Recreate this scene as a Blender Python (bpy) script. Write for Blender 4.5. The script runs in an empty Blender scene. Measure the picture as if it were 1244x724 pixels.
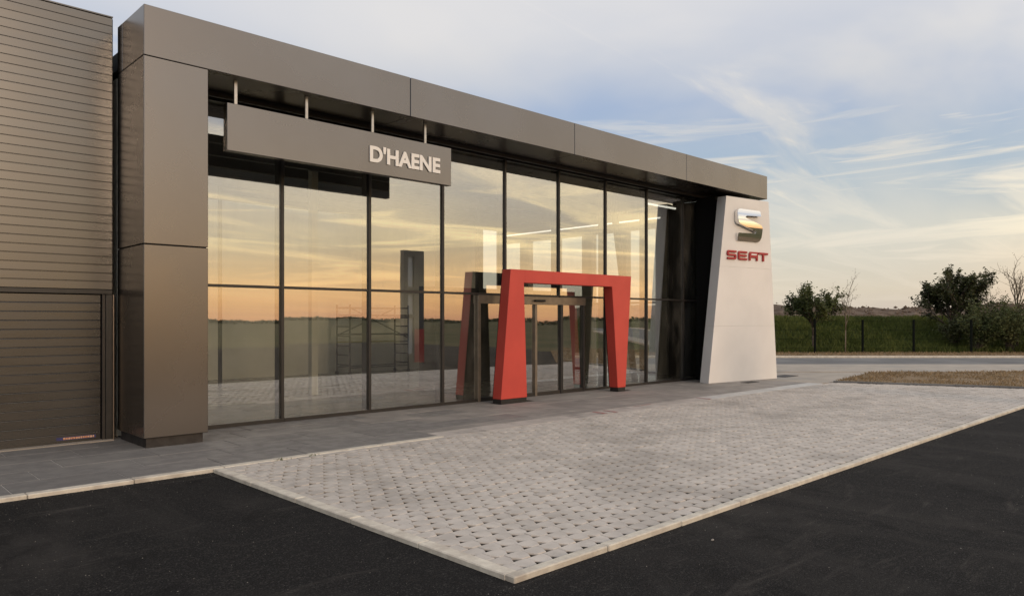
import bpy, bmesh, math, random
import numpy as np
from mathutils import Vector, Matrix, Euler, noise

R = math.radians
random.seed(7)
rng = np.random.default_rng(7)
scene = bpy.context.scene
COL = scene.collection

# ------------------------------------------------------------------ camera
CAM_H = 1.70
VIEW = 46.093                      # angle between the view axis and the facade (+X)
cam_d = bpy.data.cameras.new('camera')
cam_d.sensor_width = 36.0
cam_d.lens = 36.0 * 900 / 1244
cam_d.shift_y = 26 / 1244
cam_d.clip_end = 6000
cam = bpy.data.objects.new('camera', cam_d)
COL.objects.link(cam)
cam.location = (0, 0, CAM_H)
cam.rotation_euler = (R(90), 0, R(VIEW - 90))
scene.camera = cam

# ------------------------------------------------------------------ light
SUN_AZ, SUN_EL = -95.0, 14.0        # degrees from +X, low evening sun
GLOW_AZ = -52.0                    # the middle of the lit haze
sun_dir = Vector((math.cos(R(SUN_AZ)) * math.cos(R(SUN_EL)), math.sin(R(SUN_AZ)) * math.cos(R(SUN_EL)), math.sin(R(SUN_EL))))

world = bpy.data.worlds.new('World')
scene.world = world
world.use_nodes = True


class NT:
    """small helper to write node trees"""
    def __init__(self, tree):
        self.t = tree
        tree.nodes.clear()

    def n(self, typ, **kw):
        nd = self.t.nodes.new(typ)
        for k, v in kw.items():
            setattr(nd, k, v)
        return nd

    def put(self, sock, v):
        if isinstance(v, bpy.types.NodeSocket):
            self.t.links.new(v, sock)
        elif v is not None:
            sock.default_value = v

    def math(self, op, a, b=None, c=None, clamp=False):
        m = self.n('ShaderNodeMath', operation=op)
        m.use_clamp = clamp
        self.put(m.inputs[0], a)
        self.put(m.inputs[1], b)
        self.put(m.inputs[2], c)
        return m.outputs[0]

    def mapr(self, v, a, b, c=0.0, d=1.0, smooth=True):
        m = self.n('ShaderNodeMapRange')
        m.interpolation_type = 'SMOOTHSTEP' if smooth else 'LINEAR'
        self.put(m.inputs['Value'], v)
        for nm, x in zip(('From Min', 'From Max', 'To Min', 'To Max'), (a, b, c, d)):
            self.put(m.inputs[nm], x)
        return m.outputs[0]

    def ramp(self, fac, stops, interp='LINEAR'):
        r = self.n('ShaderNodeValToRGB')
        r.color_ramp.interpolation = interp
        el = r.color_ramp.elements
        while len(el) > len(stops):
            el.remove(el[-1])
        while len(el) < len(stops):
            el.new(1.0)
        for e, (p, c) in zip(el, stops):
            e.position = p
            e.color = (c[0], c[1], c[2], 1) if len(c) == 3 else c
        self.put(r.inputs[0], fac)
        return r.outputs[0]

    def mix(self, fac, a, b, blend='MIX'):
        m = self.n('ShaderNodeMix', data_type='RGBA', blend_type=blend)
        self.put(m.inputs[0], fac)
        for s, v in ((m.inputs[6], a), (m.inputs[7], b)):
            if isinstance(v, (tuple, list)):
                v = (v[0], v[1], v[2], 1)
            self.put(s, v)
        return m.outputs[2]

    def noise(self, vec, scale=5, detail=4, rough=0.55, dist=0.0):
        m = self.n('ShaderNodeTexNoise')
        self.put(m.inputs['Vector'], vec)
        m.inputs['Scale'].default_value = scale
        m.inputs['Detail'].default_value = detail
        m.inputs['Roughness'].default_value = rough
        m.inputs['Distortion'].default_value = dist
        return m.outputs[0]

    def vmap(self, vec, loc=(0, 0, 0), rot=(0, 0, 0), scale=(1, 1, 1)):
        m = self.n('ShaderNodeMapping')
        self.put(m.inputs[0], vec)
        m.inputs[1].default_value = loc
        m.inputs[2].default_value = rot
        m.inputs[3].default_value = scale
        return m.outputs[0]


def build_world():
    w = NT(world.node_tree)
    tc = w.n('ShaderNodeTexCoord')
    D = tc.outputs['Generated']
    sep = w.n('ShaderNodeSeparateXYZ')
    w.put(sep.inputs[0], D)
    x, y, z = sep.outputs
    hl = w.math('SQRT', w.math('ADD', w.math('MULTIPLY', x, x), w.math('ADD', w.math('MULTIPLY', y, y), 1e-5)))
    ca = w.math('DIVIDE', w.math('ADD', w.math('MULTIPLY', x, math.cos(R(GLOW_AZ))), w.math('MULTIPLY', y, math.sin(R(GLOW_AZ)))), hl)
    near_sun = w.mapr(ca, 0.30, 0.95)
    zz = w.math('MAXIMUM', z, 0.0)
    # clear-air colour: physical sky, warmed and brightened by the evening haze
    sky = w.n('ShaderNodeTexSky', sky_type='NISHITA')
    sky.sun_disc = False
    sky.sun_elevation = R(SUN_EL)
    sky.sun_rotation = R(90 - SUN_AZ)
    sky.air_density = 1.2
    sky.dust_density = 1.5
    sky.ozone_density = 1.0
    nis = w.mix(1.0, sky.outputs[0], (0.10, 0.10, 0.10), 'MULTIPLY')
    anti = w.ramp(zz, [(0.0, (0.66, 0.57, 0.50)), (0.035, (0.76, 0.67, 0.54)), (0.10, (0.68, 0.67, 0.60)), (0.18, (0.44, 0.54, 0.64)),
                       (0.27, (0.36, 0.47, 0.68)), (0.40, (0.52, 0.58, 0.72)), (0.6, (0.70, 0.74, 0.84)), (1.0, (0.74, 0.78, 0.88))])
    warm = w.ramp(zz, [(0.0, (0.55, 0.27, 0.15)), (0.025, (0.74, 0.40, 0.17)), (0.06, (0.70, 0.46, 0.23)), (0.10, (0.55, 0.44, 0.29)),
                       (0.16, (0.48, 0.43, 0.37)), (0.23, (0.345, 0.36, 0.40)), (0.40, (0.32, 0.37, 0.46)), (1.0, (0.38, 0.40, 0.45))])
    warm = w.mix(1.0, warm, (2.0, 2.0, 2.0), 'MULTIPLY')
    clear = w.mix(near_sun, anti, warm)
    clear = w.mix(0.12, clear, nis)
    # high cirrus: planar projection of the dome, long streaks
    den = w.math('ADD', zz, 0.10)
    cmb = w.n('ShaderNodeCombineXYZ')
    w.put(cmb.inputs[0], w.math('DIVIDE', x, den))
    w.put(cmb.inputs[1], w.math('DIVIDE', y, den))
    P = cmb.outputs[0]
    streak = w.noise(w.vmap(P, (3.1, 0.7, 0), (0, 0, R(28)), (0.30, 1.5, 1)), 1.25, 7, 0.55, 0.7)
    veil = w.noise(w.vmap(P, (1.4, 5.2, 0), (0, 0, R(20)), (0.55, 1.0, 1)), 0.62, 5, 0.5, 0.5)
    fine = w.noise(w.vmap(P, (9, 2, 0), (0, 0, R(35)), (0.5, 2.6, 1)), 3.2, 7, 0.62, 1.2)
    s1 = w.mapr(streak, 0.48, 0.64)
    v1 = w.mapr(veil, 0.42, 0.66)
    f1 = w.mapr(fine, 0.52, 0.72)
    high = w.mapr(w.math('ADD', zz, w.math('MULTIPLY', veil, 0.16)), 0.31, 0.47)
    cover = w.math('ADD', w.math('MULTIPLY', s1, 0.48), w.math('MULTIPLY', v1, 0.40))
    cover = w.math('ADD', cover, w.math('MULTIPLY', w.math('MULTIPLY', f1, s1), 0.30))
    cover = w.math('ADD', cover, w.math('MULTIPLY', high, 0.68), clamp=True)
    az = w.math('ARCTAN2', y, x)
    lc = w.n('ShaderNodeCombineXYZ')
    w.put(lc.inputs[0], w.math('ADD', w.math('MULTIPLY', az, 2.6), w.math('MULTIPLY', zz, 7.0)))
    w.put(lc.inputs[1], w.math('MULTIPLY', zz, 26.0))
    lown = w.noise(lc.outputs[0], 1.15, 7, 0.58, 0.9)
    lows = w.math('MULTIPLY', w.mapr(lown, 0.47, 0.66), w.math('MULTIPLY', w.mapr(zz, 0.005, 0.05), w.mapr(zz, 0.34, 0.16)))
    lowfade = w.mapr(zz, 0.0, 0.10, 0.45, 1.0)
    cover = w.math('MULTIPLY', cover, lowfade)
    cover = w.math('MAXIMUM', cover, w.math('MULTIPLY', lows, 0.95))
    c_anti = w.ramp(zz, [(0.0, (0.78, 0.68, 0.54)), (0.12, (0.82, 0.77, 0.66)), (0.22, (0.77, 0.73, 0.66)), (0.36, (0.75, 0.74, 0.745)), (1.0, (0.86, 0.86, 0.88))])
    c_warm = w.ramp(zz, [(0.0, (0.80, 0.42, 0.18)), (0.05, (1.0, 0.62, 0.27)), (0.10, (1.05, 0.82, 0.44)), (0.22, (0.84, 0.72, 0.53)), (0.4, (0.50, 0.48, 0.46)), (1.0, (0.40, 0.40, 0.42))])
    c_warm = w.mix(1.0, c_warm, (2.0, 2.0, 2.0), 'MULTIPLY')
    ccol = w.mix(near_sun, c_anti, c_warm)
    skyc = w.mix(cover, clear, ccol)
    bg = w.n('ShaderNodeBackground')
    w.put(bg.inputs[0], skyc)
    bg.inputs[1].default_value = 1.0
    out = w.n('ShaderNodeOutputWorld')
    w.t.links.new(bg.outputs[0], out.inputs[0])


build_world()

sl = bpy.data.lights.new('sun', 'SUN')
sl.energy = 1.15
sl.angle = R(10)
sl.color = (1.0, 0.72, 0.48)
sun = bpy.data.objects.new('sun', sl)
COL.objects.link(sun)
sun.rotation_euler = sun_dir.to_track_quat('Z', 'Y').to_euler()
sun.location = sun_dir * 60

vs = scene.view_settings
scene.display_settings.display_device = 'sRGB'
vs.view_transform = 'Standard'
vs.look = 'None'
vs.gamma = 1.0
vs.use_curve_mapping = False
vs.exposure = 0.0
scene.render.engine = 'CYCLES'
scene.cycles.max_bounces = 10
scene.cycles.transparent_max_bounces = 16
scene.cycles.transmission_bounces = 8
scene.cycles.glossy_bounces = 5
scene.cycles.caustics_reflective = False
scene.cycles.caustics_refractive = False

# ------------------------------------------------------------------ materials
def new_mat(name):
    m = bpy.data.materials.new(name)
    m.use_nodes = True
    return m, NT(m.node_tree)


def surf(name, c1, c2=None, scale=4.0, rough=0.6, rough2=None, metal=0.0, bump=0.0, bscale=60.0, spec=0.5, detail=5, stretch=(1, 1, 1),
         per_obj=0.0, bdist=0.01, coat=0.0, contrast=(0.35, 0.65), speck=None, translucent=0.0, big=None):
    m, t = new_mat(name)
    p = t.n('ShaderNodeBsdfPrincipled')
    out = t.n('ShaderNodeOutputMaterial')
    geo = t.n('ShaderNodeNewGeometry')
    pos = geo.outputs['Position']
    c2 = c2 or c1
    nz = t.noise(t.vmap(pos, scale=stretch), scale, detail)
    f = t.mapr(nz, contrast[0], contrast[1])
    col = t.mix(f, c1, c2)
    if big:                              # large soft stains: (scale, strength colour)
        nb = t.noise(t.vmap(pos, (4, 9, 2)), big[0], 4, 0.6)
        col = t.mix(t.mapr(nb, 0.48, 0.70), col, big[1])
    if speck:                            # (scale, threshold, colour)
        sp = t.noise(pos, speck[0], 2, 0.5)
        col = t.mix(t.mapr(sp, speck[1], speck[1] + 0.05), col, speck[2])
    if per_obj:
        oi = t.n('ShaderNodeObjectInfo')
        k = t.math('ADD', t.math('MULTIPLY', oi.outputs['Random'], per_obj * 2), 1 - per_obj)
        cc = t.n('ShaderNodeCombineXYZ')
        for i in range(3):
            t.put(cc.inputs[i], k)
        col = t.mix(1.0, col, cc.outputs[0], 'MULTIPLY')
    t.put(p.inputs['Base Color'], col)
    if rough2 is not None:
        t.put(p.inputs['Roughness'], t.mapr(nz, contrast[0], contrast[1], rough, rough2))
    else:
        p.inputs['Roughness'].default_value = rough
    p.inputs['Metallic'].default_value = metal
    p.inputs['Specular IOR Level'].default_value = spec
    p.inputs['Coat Weight'].default_value = coat
    if bump:
        b = t.n('ShaderNodeBump')
        b.inputs['Strength'].default_value = bump
        b.inputs['Distance'].default_value = bdist
        t.put(b.inputs['Height'], t.noise(t.vmap(pos, scale=stretch), bscale, 5, 0.6))
        t.put(p.inputs['Normal'], b.outputs[0])
    sh = p.outputs[0]
    if translucent:
        tr = t.n('ShaderNodeBsdfTranslucent')
        t.put(tr.inputs[0], col)
        mx = t.n('ShaderNodeMixShader')
        mx.inputs[0].default_value = translucent
        t.t.links.new(sh, mx.inputs[1])
        t.t.links.new(tr.outputs[0], mx.inputs[2])
        sh = mx.outputs[0]
    t.t.links.new(sh, out.inputs[0])
    return m


def glass_mat(name, tint, r0, wav):
    """coated solar glazing: strong mirror layer over tinted clear glass"""
    m, t = new_mat(name)
    out = t.n('ShaderNodeOutputMaterial')
    gl = t.n('ShaderNodeBsdfGlossy')
    gl.inputs['Roughness'].default_value = 0.0
    gl.inputs['Color'].default_value = (1, 1, 1, 1)
    tr = t.n('ShaderNodeBsdfTransparent')
    tr.inputs['Color'].default_value = (*tint, 1)
    lw = t.n('ShaderNodeLayerWeight')
    lw.inputs[0].default_value = 0.5
    geo = t.n('ShaderNodeNewGeometry')
    b = t.n('ShaderNodeBump')
    b.inputs['Strength'].default_value = wav
    b.inputs['Distance'].default_value = 0.02
    t.put(b.inputs['Height'], t.noise(geo.outputs['Position'], 0.9, 1, 0.4))
    t.put(gl.inputs['Normal'], b.outputs[0])
    f = t.math('POWER', lw.outputs['Facing'], 4.0)
    fac = t.math('ADD', t.math('MULTIPLY', f, 1 - r0), r0, clamp=True)
    # only the outer coating mirrors strongly
    fac = t.math('MULTIPLY', fac, t.mapr(geo.outputs['Backfacing'], 0, 1, 1.0, 0.25, smooth=False))
    mx = t.n('ShaderNodeMixShader')
    t.put(mx.inputs[0], fac)
    t.t.links.new(tr.outputs[0], mx.inputs[1])
    t.t.links.new(gl.outputs[0], mx.inputs[2])
    # thin uneven film of dust
    df = t.n('ShaderNodeBsdfDiffuse')
    df.inputs[0].default_value = (0.6, 0.57, 0.52, 1)
    film = t.mapr(t.noise(t.vmap(geo.outputs['Position'], scale=(1, 1, 0.35)), 2.2, 6, 0.65), 0.42, 0.75, 0.004, 0.05)
    m2 = t.n('ShaderNodeMixShader')
    t.put(m2.inputs[0], film)
    t.t.links.new(mx.outputs[0], m2.inputs[1])
    t.t.links.new(df.outputs[0], m2.inputs[2])
    t.t.links.new(m2.outputs[0], out.inputs[0])
    return m


def emit_mat(name, col, st):
    m, t = new_mat(name)
    out = t.n('ShaderNodeOutputMaterial')
    e = t.n('ShaderNodeEmission')
    e.inputs[0].default_value = (*col, 1)
    e.inputs[1].default_value = st
    t.t.links.new(e.outputs[0], out.inputs[0])
    return m


M = {}
M['panel'] = surf('anthracite_panel', (0.218, 0.202, 0.193), (0.202, 0.188, 0.180), 0.7, rough=0.25, rough2=0.29, metal=1.0, bump=0.012, bscale=1.3, bdist=0.05, per_obj=0.03)
M['slat'] = surf('wall_slat', (0.138, 0.136, 0.135), (0.128, 0.126, 0.125), 6.0, rough=0.26, rough2=0.30, metal=1.0, bump=0.012, bscale=40, per_obj=0.03, stretch=(0.15, 1, 1))
M['door_slat'] = surf('door_slat', (0.105, 0.105, 0.107), (0.090, 0.090, 0.092), 9.0, rough=0.25, rough2=0.30, metal=1.0, bump=0.012, bscale=50, per_obj=0.03, stretch=(0.15, 1, 1))
M['dark'] = surf('black_metal', (0.018, 0.017, 0.017), (0.012, 0.012, 0.012), 8, rough=0.42)
M['joint'] = surf('joint_shadow', (0.012, 0.012, 0.012), rough=0.9, spec=0.1)
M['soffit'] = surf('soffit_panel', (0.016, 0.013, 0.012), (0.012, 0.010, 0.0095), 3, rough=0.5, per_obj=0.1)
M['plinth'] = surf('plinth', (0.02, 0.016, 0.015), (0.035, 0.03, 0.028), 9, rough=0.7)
M['frame'] = surf('curtain_wall_frame', (0.030, 0.026, 0.024), (0.022, 0.02, 0.019), 5, rough=0.35)
M['doorframe'] = surf('bronze_door_frame', (0.26, 0.22, 0.18), (0.21, 0.18, 0.15), 7, rough=0.35, metal=0.7)
M['glass'] = glass_mat('coated_glass', (0.94, 0.95, 0.92), 0.37, 0.022)
M['endglass'] = glass_mat('clear_glass', (0.92, 0.93, 0.92), 0.06, 0.004)
M['red'] = surf('red_paint', (0.56, 0.062, 0.045), (0.51, 0.055, 0.04), 1.4, rough=0.42, rough2=0.5, bump=0.01, bscale=3)
M['white'] = surf('pylon_white', (0.78, 0.76, 0.74), (0.74, 0.72, 0.70), 1.2, rough=0.38, rough2=0.46, bump=0.008, bscale=2)
M['chrome'] = surf('chrome', (0.80, 0.80, 0.80), rough=0.07, metal=1.0)
M['redletter'] = surf('red_letter', (0.36, 0.02, 0.025), rough=0.4)
M['letter'] = surf('white_letter', (0.82, 0.80, 0.77), rough=0.45)
M['steel'] = surf('brushed_steel', (0.50, 0.48, 0.45), (0.42, 0.40, 0.38), 15, rough=0.35, metal=0.9)
def tone_by_block(m, x0, y0, w_, h_, amt):
    """each staggered block its own tone"""
    nt = m.node_tree
    t = NT.__new__(NT)
    t.t = nt
    p = [n for n in nt.nodes if n.type == 'BSDF_PRINCIPLED'][0]
    lk = p.inputs['Base Color'].links[0]
    src = lk.from_socket
    geo = [n for n in nt.nodes if n.type == 'NEW_GEOMETRY'][0]
    sp = t.n('ShaderNodeSeparateXYZ')
    t.put(sp.inputs[0], geo.outputs['Position'])
    row = t.math('FLOOR', t.math('DIVIDE', t.math('SUBTRACT', sp.outputs[1], y0), h_))
    odd = t.math('SUBTRACT', 1.0, t.math('MODULO', row, 2.0))
    colm = t.math('FLOOR', t.math('DIVIDE', t.math('SUBTRACT', t.math('SUBTRACT', sp.outputs[0], x0), t.math('MULTIPLY', odd, w_ / 2)), w_))
    cb = t.n('ShaderNodeCombineXYZ')
    t.put(cb.inputs[0], colm)
    t.put(cb.inputs[1], row)
    wn = t.n('ShaderNodeTexWhiteNoise')
    wn.noise_dimensions = '2D'
    t.put(wn.inputs['Vector'], cb.outputs[0])
    k = t.mapr(wn.outputs['Value'], 0, 1, 1 - amt, 1 + amt, smooth=False)
    cc = t.n('ShaderNodeCombineXYZ')
    for i in range(3):
        t.put(cc.inputs[i], k)
    t.put(p.inputs['Base Color'], t.mix(1.0, src, cc.outputs[0], 'MULTIPLY'))


def asphalt_mat():
    m, t = new_mat('asphalt')
    p = t.n('ShaderNodeBsdfPrincipled')
    out = t.n('ShaderNodeOutputMaterial')
    pos = t.n('ShaderNodeNewGeometry').outputs['Position']
    fine = t.noise(pos, 85, 5, 0.65)
    col = t.mix(t.mapr(fine, 0.36, 0.68), (0.0065, 0.0064, 0.0068), (0.030, 0.029, 0.0295))
    vor = t.n('ShaderNodeTexVoronoi')
    t.put(vor.inputs['Vector'], pos)
    vor.inputs['Scale'].default_value = 95
    sepc = t.n('ShaderNodeSeparateColor')
    t.put(sepc.inputs[0], vor.outputs['Color'])
    col = t.mix(t.math('MULTIPLY', t.mapr(sepc.outputs[0], 0.80, 1.0), 0.8), col, (0.060, 0.057, 0.054))
    patch = t.noise(t.vmap(pos, (4, 9, 2), (0, 0, R(20)), (1.0, 0.35, 1)), 0.9, 6, 0.62, 0.8)
    col = t.mix(t.math('MULTIPLY', t.mapr(patch, 0.44, 0.72), 0.75), col, (0.046, 0.0425, 0.040))
    dust = t.noise(t.vmap(pos, (14, 3, 2), (0, 0, R(-15)), (0.5, 2.2, 1)), 1.6, 7, 0.68, 1.5)
    col = t.mix(t.math('MULTIPLY', t.mapr(dust, 0.54, 0.75), 0.6), col, (0.075, 0.068, 0.062))
    dark = t.noise(t.vmap(pos, (1, 31, 2)), 2.3, 4, 0.6, 0.5)
    col = t.mix(t.math('MULTIPLY', t.mapr(dark, 0.55, 0.72), 0.6), col, (0.008, 0.008, 0.0085))
    t.put(p.inputs['Base Color'], col)
    p.inputs['Roughness'].default_value = 0.93
    p.inputs['Specular IOR Level'].default_value = 0.15
    b = t.n('ShaderNodeBump')
    b.inputs['Strength'].default_value = 1.0
    b.inputs['Distance'].default_value = 0.012
    t.put(b.inputs['Height'], t.math('ADD', t.noise(pos, 120, 4, 0.7), t.math('MULTIPLY', vor.outputs['Distance'], -0.5)))
    t.put(p.inputs['Normal'], b.outputs[0])
    t.t.links.new(p.outputs[0], out.inputs[0])
    return m


M['asphalt'] = asphalt_mat()
M['road'] = surf('old_road', (0.11, 0.109, 0.11), (0.16, 0.157, 0.155), 0.5, rough=0.8, stretch=(1, 1, 1), bump=0.2, bscale=60)
M['kerb'] = surf('kerb_concrete', (0.66, 0.61, 0.52), (0.54, 0.49, 0.42), 9, rough=0.85, bump=0.35, bscale=90, per_obj=0.07, big=(3.0, (0.45, 0.40, 0.34)), spec=0.3)
M['paver'] = surf('paver_concrete', (0.57, 0.52, 0.47), (0.47, 0.43, 0.39), 6.1, rough=0.88, bump=0.5, bscale=170, bdist=0.004, spec=0.25, contrast=(0.30, 0.70),
                  big=(0.8, (0.40, 0.365, 0.33)), speck=(90, 0.68, (0.33, 0.30, 0.27)))
M['bed'] = surf('paver_bed', (0.010, 0.0085, 0.007), (0.028, 0.023, 0.018), 30, rough=1.0, bump=0.5, bscale=120, spec=0.0, big=(0.75, (0.035, 0.030, 0.024)))
M['slab'] = surf('walk_slab', (0.205, 0.195, 0.187), (0.175, 0.166, 0.160), 5, rough=0.55, rough2=0.68, bump=0.12, bscale=70, per_obj=0.07, spec=0.4,
                 big=(0.8, (0.25, 0.235, 0.22)))
M['paleslab'] = surf('pale_slab', (0.33, 0.30, 0.275), (0.265, 0.245, 0.225), 2.2, rough=0.7, rough2=0.8, bump=0.12, bscale=70, per_obj=0.06, spec=0.3,
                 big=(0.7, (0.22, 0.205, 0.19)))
M['grout'] = surf('grout', (0.46, 0.44, 0.41), (0.34, 0.32, 0.30), 12, rough=0.9)
M['band'] = surf('pale_band', (0.50, 0.45, 0.41), (0.42, 0.38, 0.345), 4, rough=0.7, bump=0.15, bscale=70, per_obj=0.07, big=(1.5, (0.28, 0.255, 0.235)))
M['whiteband'] = surf('white_band', (0.58, 0.57, 0.54), (0.47, 0.45, 0.43), 3, rough=0.65, per_obj=0.05)
M['redmark'] = surf('red_mark', (0.34, 0.10, 0.09), (0.36, 0.26, 0.24), 16, rough=0.8)
M['concrete'] = surf('poured_concrete', (0.40, 0.35, 0.295), (0.33, 0.29, 0.245), 1.5, rough=0.85, bump=0.2, bscale=40, big=(0.6, (0.29, 0.27, 0.24)))
M['earth'] = surf('dry_earth', (0.27, 0.20, 0.13), (0.18, 0.13, 0.08), 3, rough=0.95, bump=0.5, bscale=20, spec=0.1)
M['strawblade'] = surf('dry_grass', (0.37, 0.27, 0.16), (0.21, 0.15, 0.085), 5, rough=0.8, spec=0.2, translucent=0.3)
M['field'] = surf('field', (0.055, 0.062, 0.026), (0.10, 0.088, 0.042), 0.08, rough=0.95, bump=0.4, bscale=6, spec=0.1)
M['bank'] = surf('bank_soil', (0.028, 0.042, 0.012), (0.045, 0.055, 0.018), 1.2, rough=0.95, bump=0.4, bscale=12, spec=0.1)
M['blade'] = surf('grass_blade', (0.055, 0.074, 0.015), (0.100, 0.118, 0.030), 0.9, rough=0.7, spec=0.2, translucent=0.25)
M['mound'] = surf('rubble_earth', (0.095, 0.066, 0.048), (0.17, 0.13, 0.10), 0.9, rough=0.95, bump=0.8, bscale=3, bdist=0.25, spec=0.1)
M['leaf'] = surf('leaf', (0.034, 0.050, 0.014), (0.105, 0.120, 0.036), 1.6, rough=0.55, spec=0.3, translucent=0.22)
M['leafdark'] = surf('leaf_dark', (0.026, 0.034, 0.012), (0.075, 0.082, 0.028), 1.6, rough=0.55, spec=0.3, translucent=0.2)
M['leafolive'] = surf('leaf_olive', (0.062, 0.080, 0.028), (0.120, 0.128, 0.052), 1.2, rough=0.6, spec=0.25, translucent=0.25)
M['bark'] = surf('bark', (0.06, 0.045, 0.033), (0.10, 0.078, 0.058), 14, rough=0.9, bump=0.4, bscale=30)
M['palebark'] = surf('pale_bark', (0.20, 0.155, 0.11), (0.14, 0.11, 0.08), 14, rough=0.9)
M['fence'] = surf('fence_green', (0.006, 0.008, 0.007), rough=0.9, spec=0.1)
M['wall_in'] = surf('inner_wall', (0.80, 0.78, 0.70), (0.75, 0.73, 0.65), 1.0, rough=0.85)
M['floor_in'] = surf('showroom_floor', (0.34, 0.305, 0.255), (0.28, 0.25, 0.21), 0.8, rough=0.16, rough2=0.28, spec=0.5)
M['ceil_in'] = surf('showroom_ceiling', (0.05, 0.046, 0.042), (0.04, 0.037, 0.034), 2, rough=0.6)
M['backdrop'] = surf('dark_backdrop', (0.030, 0.027, 0.025), (0.024, 0.022, 0.020), 2, rough=0.5)
M['pier'] = surf('pier_plaster', (0.50, 0.43, 0.34), (0.44, 0.38, 0.30), 2, rough=0.8)
M['whitesteel'] = surf('white_steel', (0.72, 0.70, 0.62), rough=0.5)
M['scaffold'] = surf('scaffold_tube', (0.05, 0.046, 0.042), (0.10, 0.09, 0.08), 9, rough=0.45, metal=0.5)
M['yellow'] = surf('yellow_paint', (0.42, 0.33, 0.03), rough=0.5)
M['palepanel'] = surf('pale_panel', (0.5, 0.52, 0.54), (0.44, 0.46, 0.48), 1, rough=0.2)
M['totem'] = surf('totem_grey', (0.05, 0.052, 0.06), (0.04, 0.042, 0.05), 2, rough=0.4)
M['blue'] = surf('sticker_blue', (0.02, 0.025, 0.12), rough=0.5)
M['orange'] = surf('sticker_orange', (0.55, 0.20, 0.07), (0.62, 0.42, 0.30), 60, rough=0.5)
M['lamp'] = emit_mat('lamp_tube', (1.0, 0.95, 0.85), 1.3)
M['rubber'] = surf('black_rubber', (0.01, 0.01, 0.01), rough=0.8)
M['stone'] = surf('chip_stone', (0.30, 0.28, 0.26), (0.13, 0.12, 0.11), 40, rough=0.8)


# ------------------------------------------------------------------ object helpers
def wloc(o):
    v = Vector(o.location)
    while o.parent:
        o = o.parent
        v = v + Vector(o.location)
    return v


def tag(o, label=None, cat=None, group=None, kind=None):
    for k, v in (('label', label), ('category', cat), ('group', group), ('kind', kind)):
        if v:
            o[k] = v
    return o


def root(name, loc, label, cat, group=None):
    o = bpy.data.objects.new(name, None)
    o.empty_display_size = 0.2
    COL.objects.link(o)
    o.location = loc
    return tag(o, label, cat, group)


def link(name, me, parent=None, loc=(0, 0, 0)):
    o = bpy.data.objects.new(name, me)
    COL.objects.link(o)
    loc = Vector(loc)
    if parent is not None:
        o.parent = parent
        loc = loc - wloc(parent)
    o.location = loc
    return o


def mesh_from(name, verts, faces, mat, smooth=False):
    me = bpy.data.meshes.new(name)
    me.from_pydata([tuple(v) for v in verts], [], faces)
    me.materials.append(mat)
    if smooth:
        me.polygons.foreach_set('use_smooth', [True] * len(me.polygons))
    me.update()
    return me


def np_mesh(name, V, F, mat, smooth=False):
    """V (n,3) float, F (m,k) int"""
    me = bpy.data.meshes.new(name)
    n, k = F.shape
    me.vertices.add(len(V))
    me.vertices.foreach_set('co', np.asarray(V, dtype=np.float32).ravel())
    me.loops.add(n * k)
    me.loops.foreach_set('vertex_index', F.astype(np.int32).ravel())
    me.polygons.add(n)
    me.polygons.foreach_set('loop_start', np.arange(0, n * k, k, dtype=np.int32))
    me.polygons.foreach_set('loop_total', np.full(n, k, dtype=np.int32))
    me.materials.append(mat)
    me.update(calc_edges=True)
    me.validate()
    if smooth:
        me.polygons.foreach_set('use_smooth', [True] * n)
    return me


class MB:
    """collects shapes in world coordinates, builds ONE mesh object centred on itself"""
    def __init__(self):
        self.v, self.f = [], []

    def box(self, x0, x1, y0, y1, z0, z1):
        b = len(self.v)
        self.v += [(x0, y0, z0), (x1, y0, z0), (x1, y1, z0), (x0, y1, z0), (x0, y0, z1), (x1, y0, z1), (x1, y1, z1), (x0, y1, z1)]
        self.f += [tuple(b + i for i in q) for q in ((3, 2, 1, 0), (4, 5, 6, 7), (0, 1, 5, 4), (1, 2, 6, 5), (2, 3, 7, 6), (3, 0, 4, 7))]
        return self

    def prism(self, pts, fa, fb):
        """pts 2D polygon; fa, fb map a 2D point to the front and back 3D point"""
        b, n = len(self.v), len(pts)
        self.v += [tuple(fa(p)) for p in pts] + [tuple(fb(p)) for p in pts]
        self.f += [tuple(b + i for i in range(n)), tuple(b + n + i for i in reversed(range(n)))]
        self.f += [(b + (i + 1) % n, b + i, b + n + i, b + n + (i + 1) % n) for i in range(n)]
        return self

    def tube(self, p0, p1, r0, r1=None, n=8):
        p0, p1 = Vector(p0), Vector(p1)
        r1 = r0 if r1 is None else r1
        d = (p1 - p0).normalized()
        a = d.orthogonal().normalized()
        c = d.cross(a)
        b = len(self.v)
        for p, r in ((p0, r0), (p1, r1)):
            for i in range(n):
                t = 2 * math.pi * i / n
                self.v.append(tuple(p + (a * math.cos(t) + c * math.sin(t)) * r))
        for i in range(n):
            j = (i + 1) % n
            self.f.append((b + i, b + j, b + n + j, b + n + i))
        self.f += [tuple(b + i for i in reversed(range(n))), tuple(b + n + i for i in range(n))]
        return self

    def build(self, name, mat, parent=None, bevel=0.0, smooth=False, seg=1):
        V = np.array(self.v)
        c = (V.min(0) + V.max(0)) / 2
        me = mesh_from(name, V - c, self.f, mat, smooth)
        bm = bmesh.new()
        bm.from_mesh(me)
        bmesh.ops.recalc_face_normals(bm, faces=bm.faces)
        if bevel:
            es = [e for e in bm.edges if len(e.link_faces) == 2 and e.calc_face_angle(0) > 0.3]
            bmesh.ops.bevel(bm, geom=es, offset=bevel, offset_type='OFFSET', segments=seg, affect='EDGES', clamp_overlap=True)
        bm.to_mesh(me)
        bm.free()
        return link(name, me, parent, c)


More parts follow.
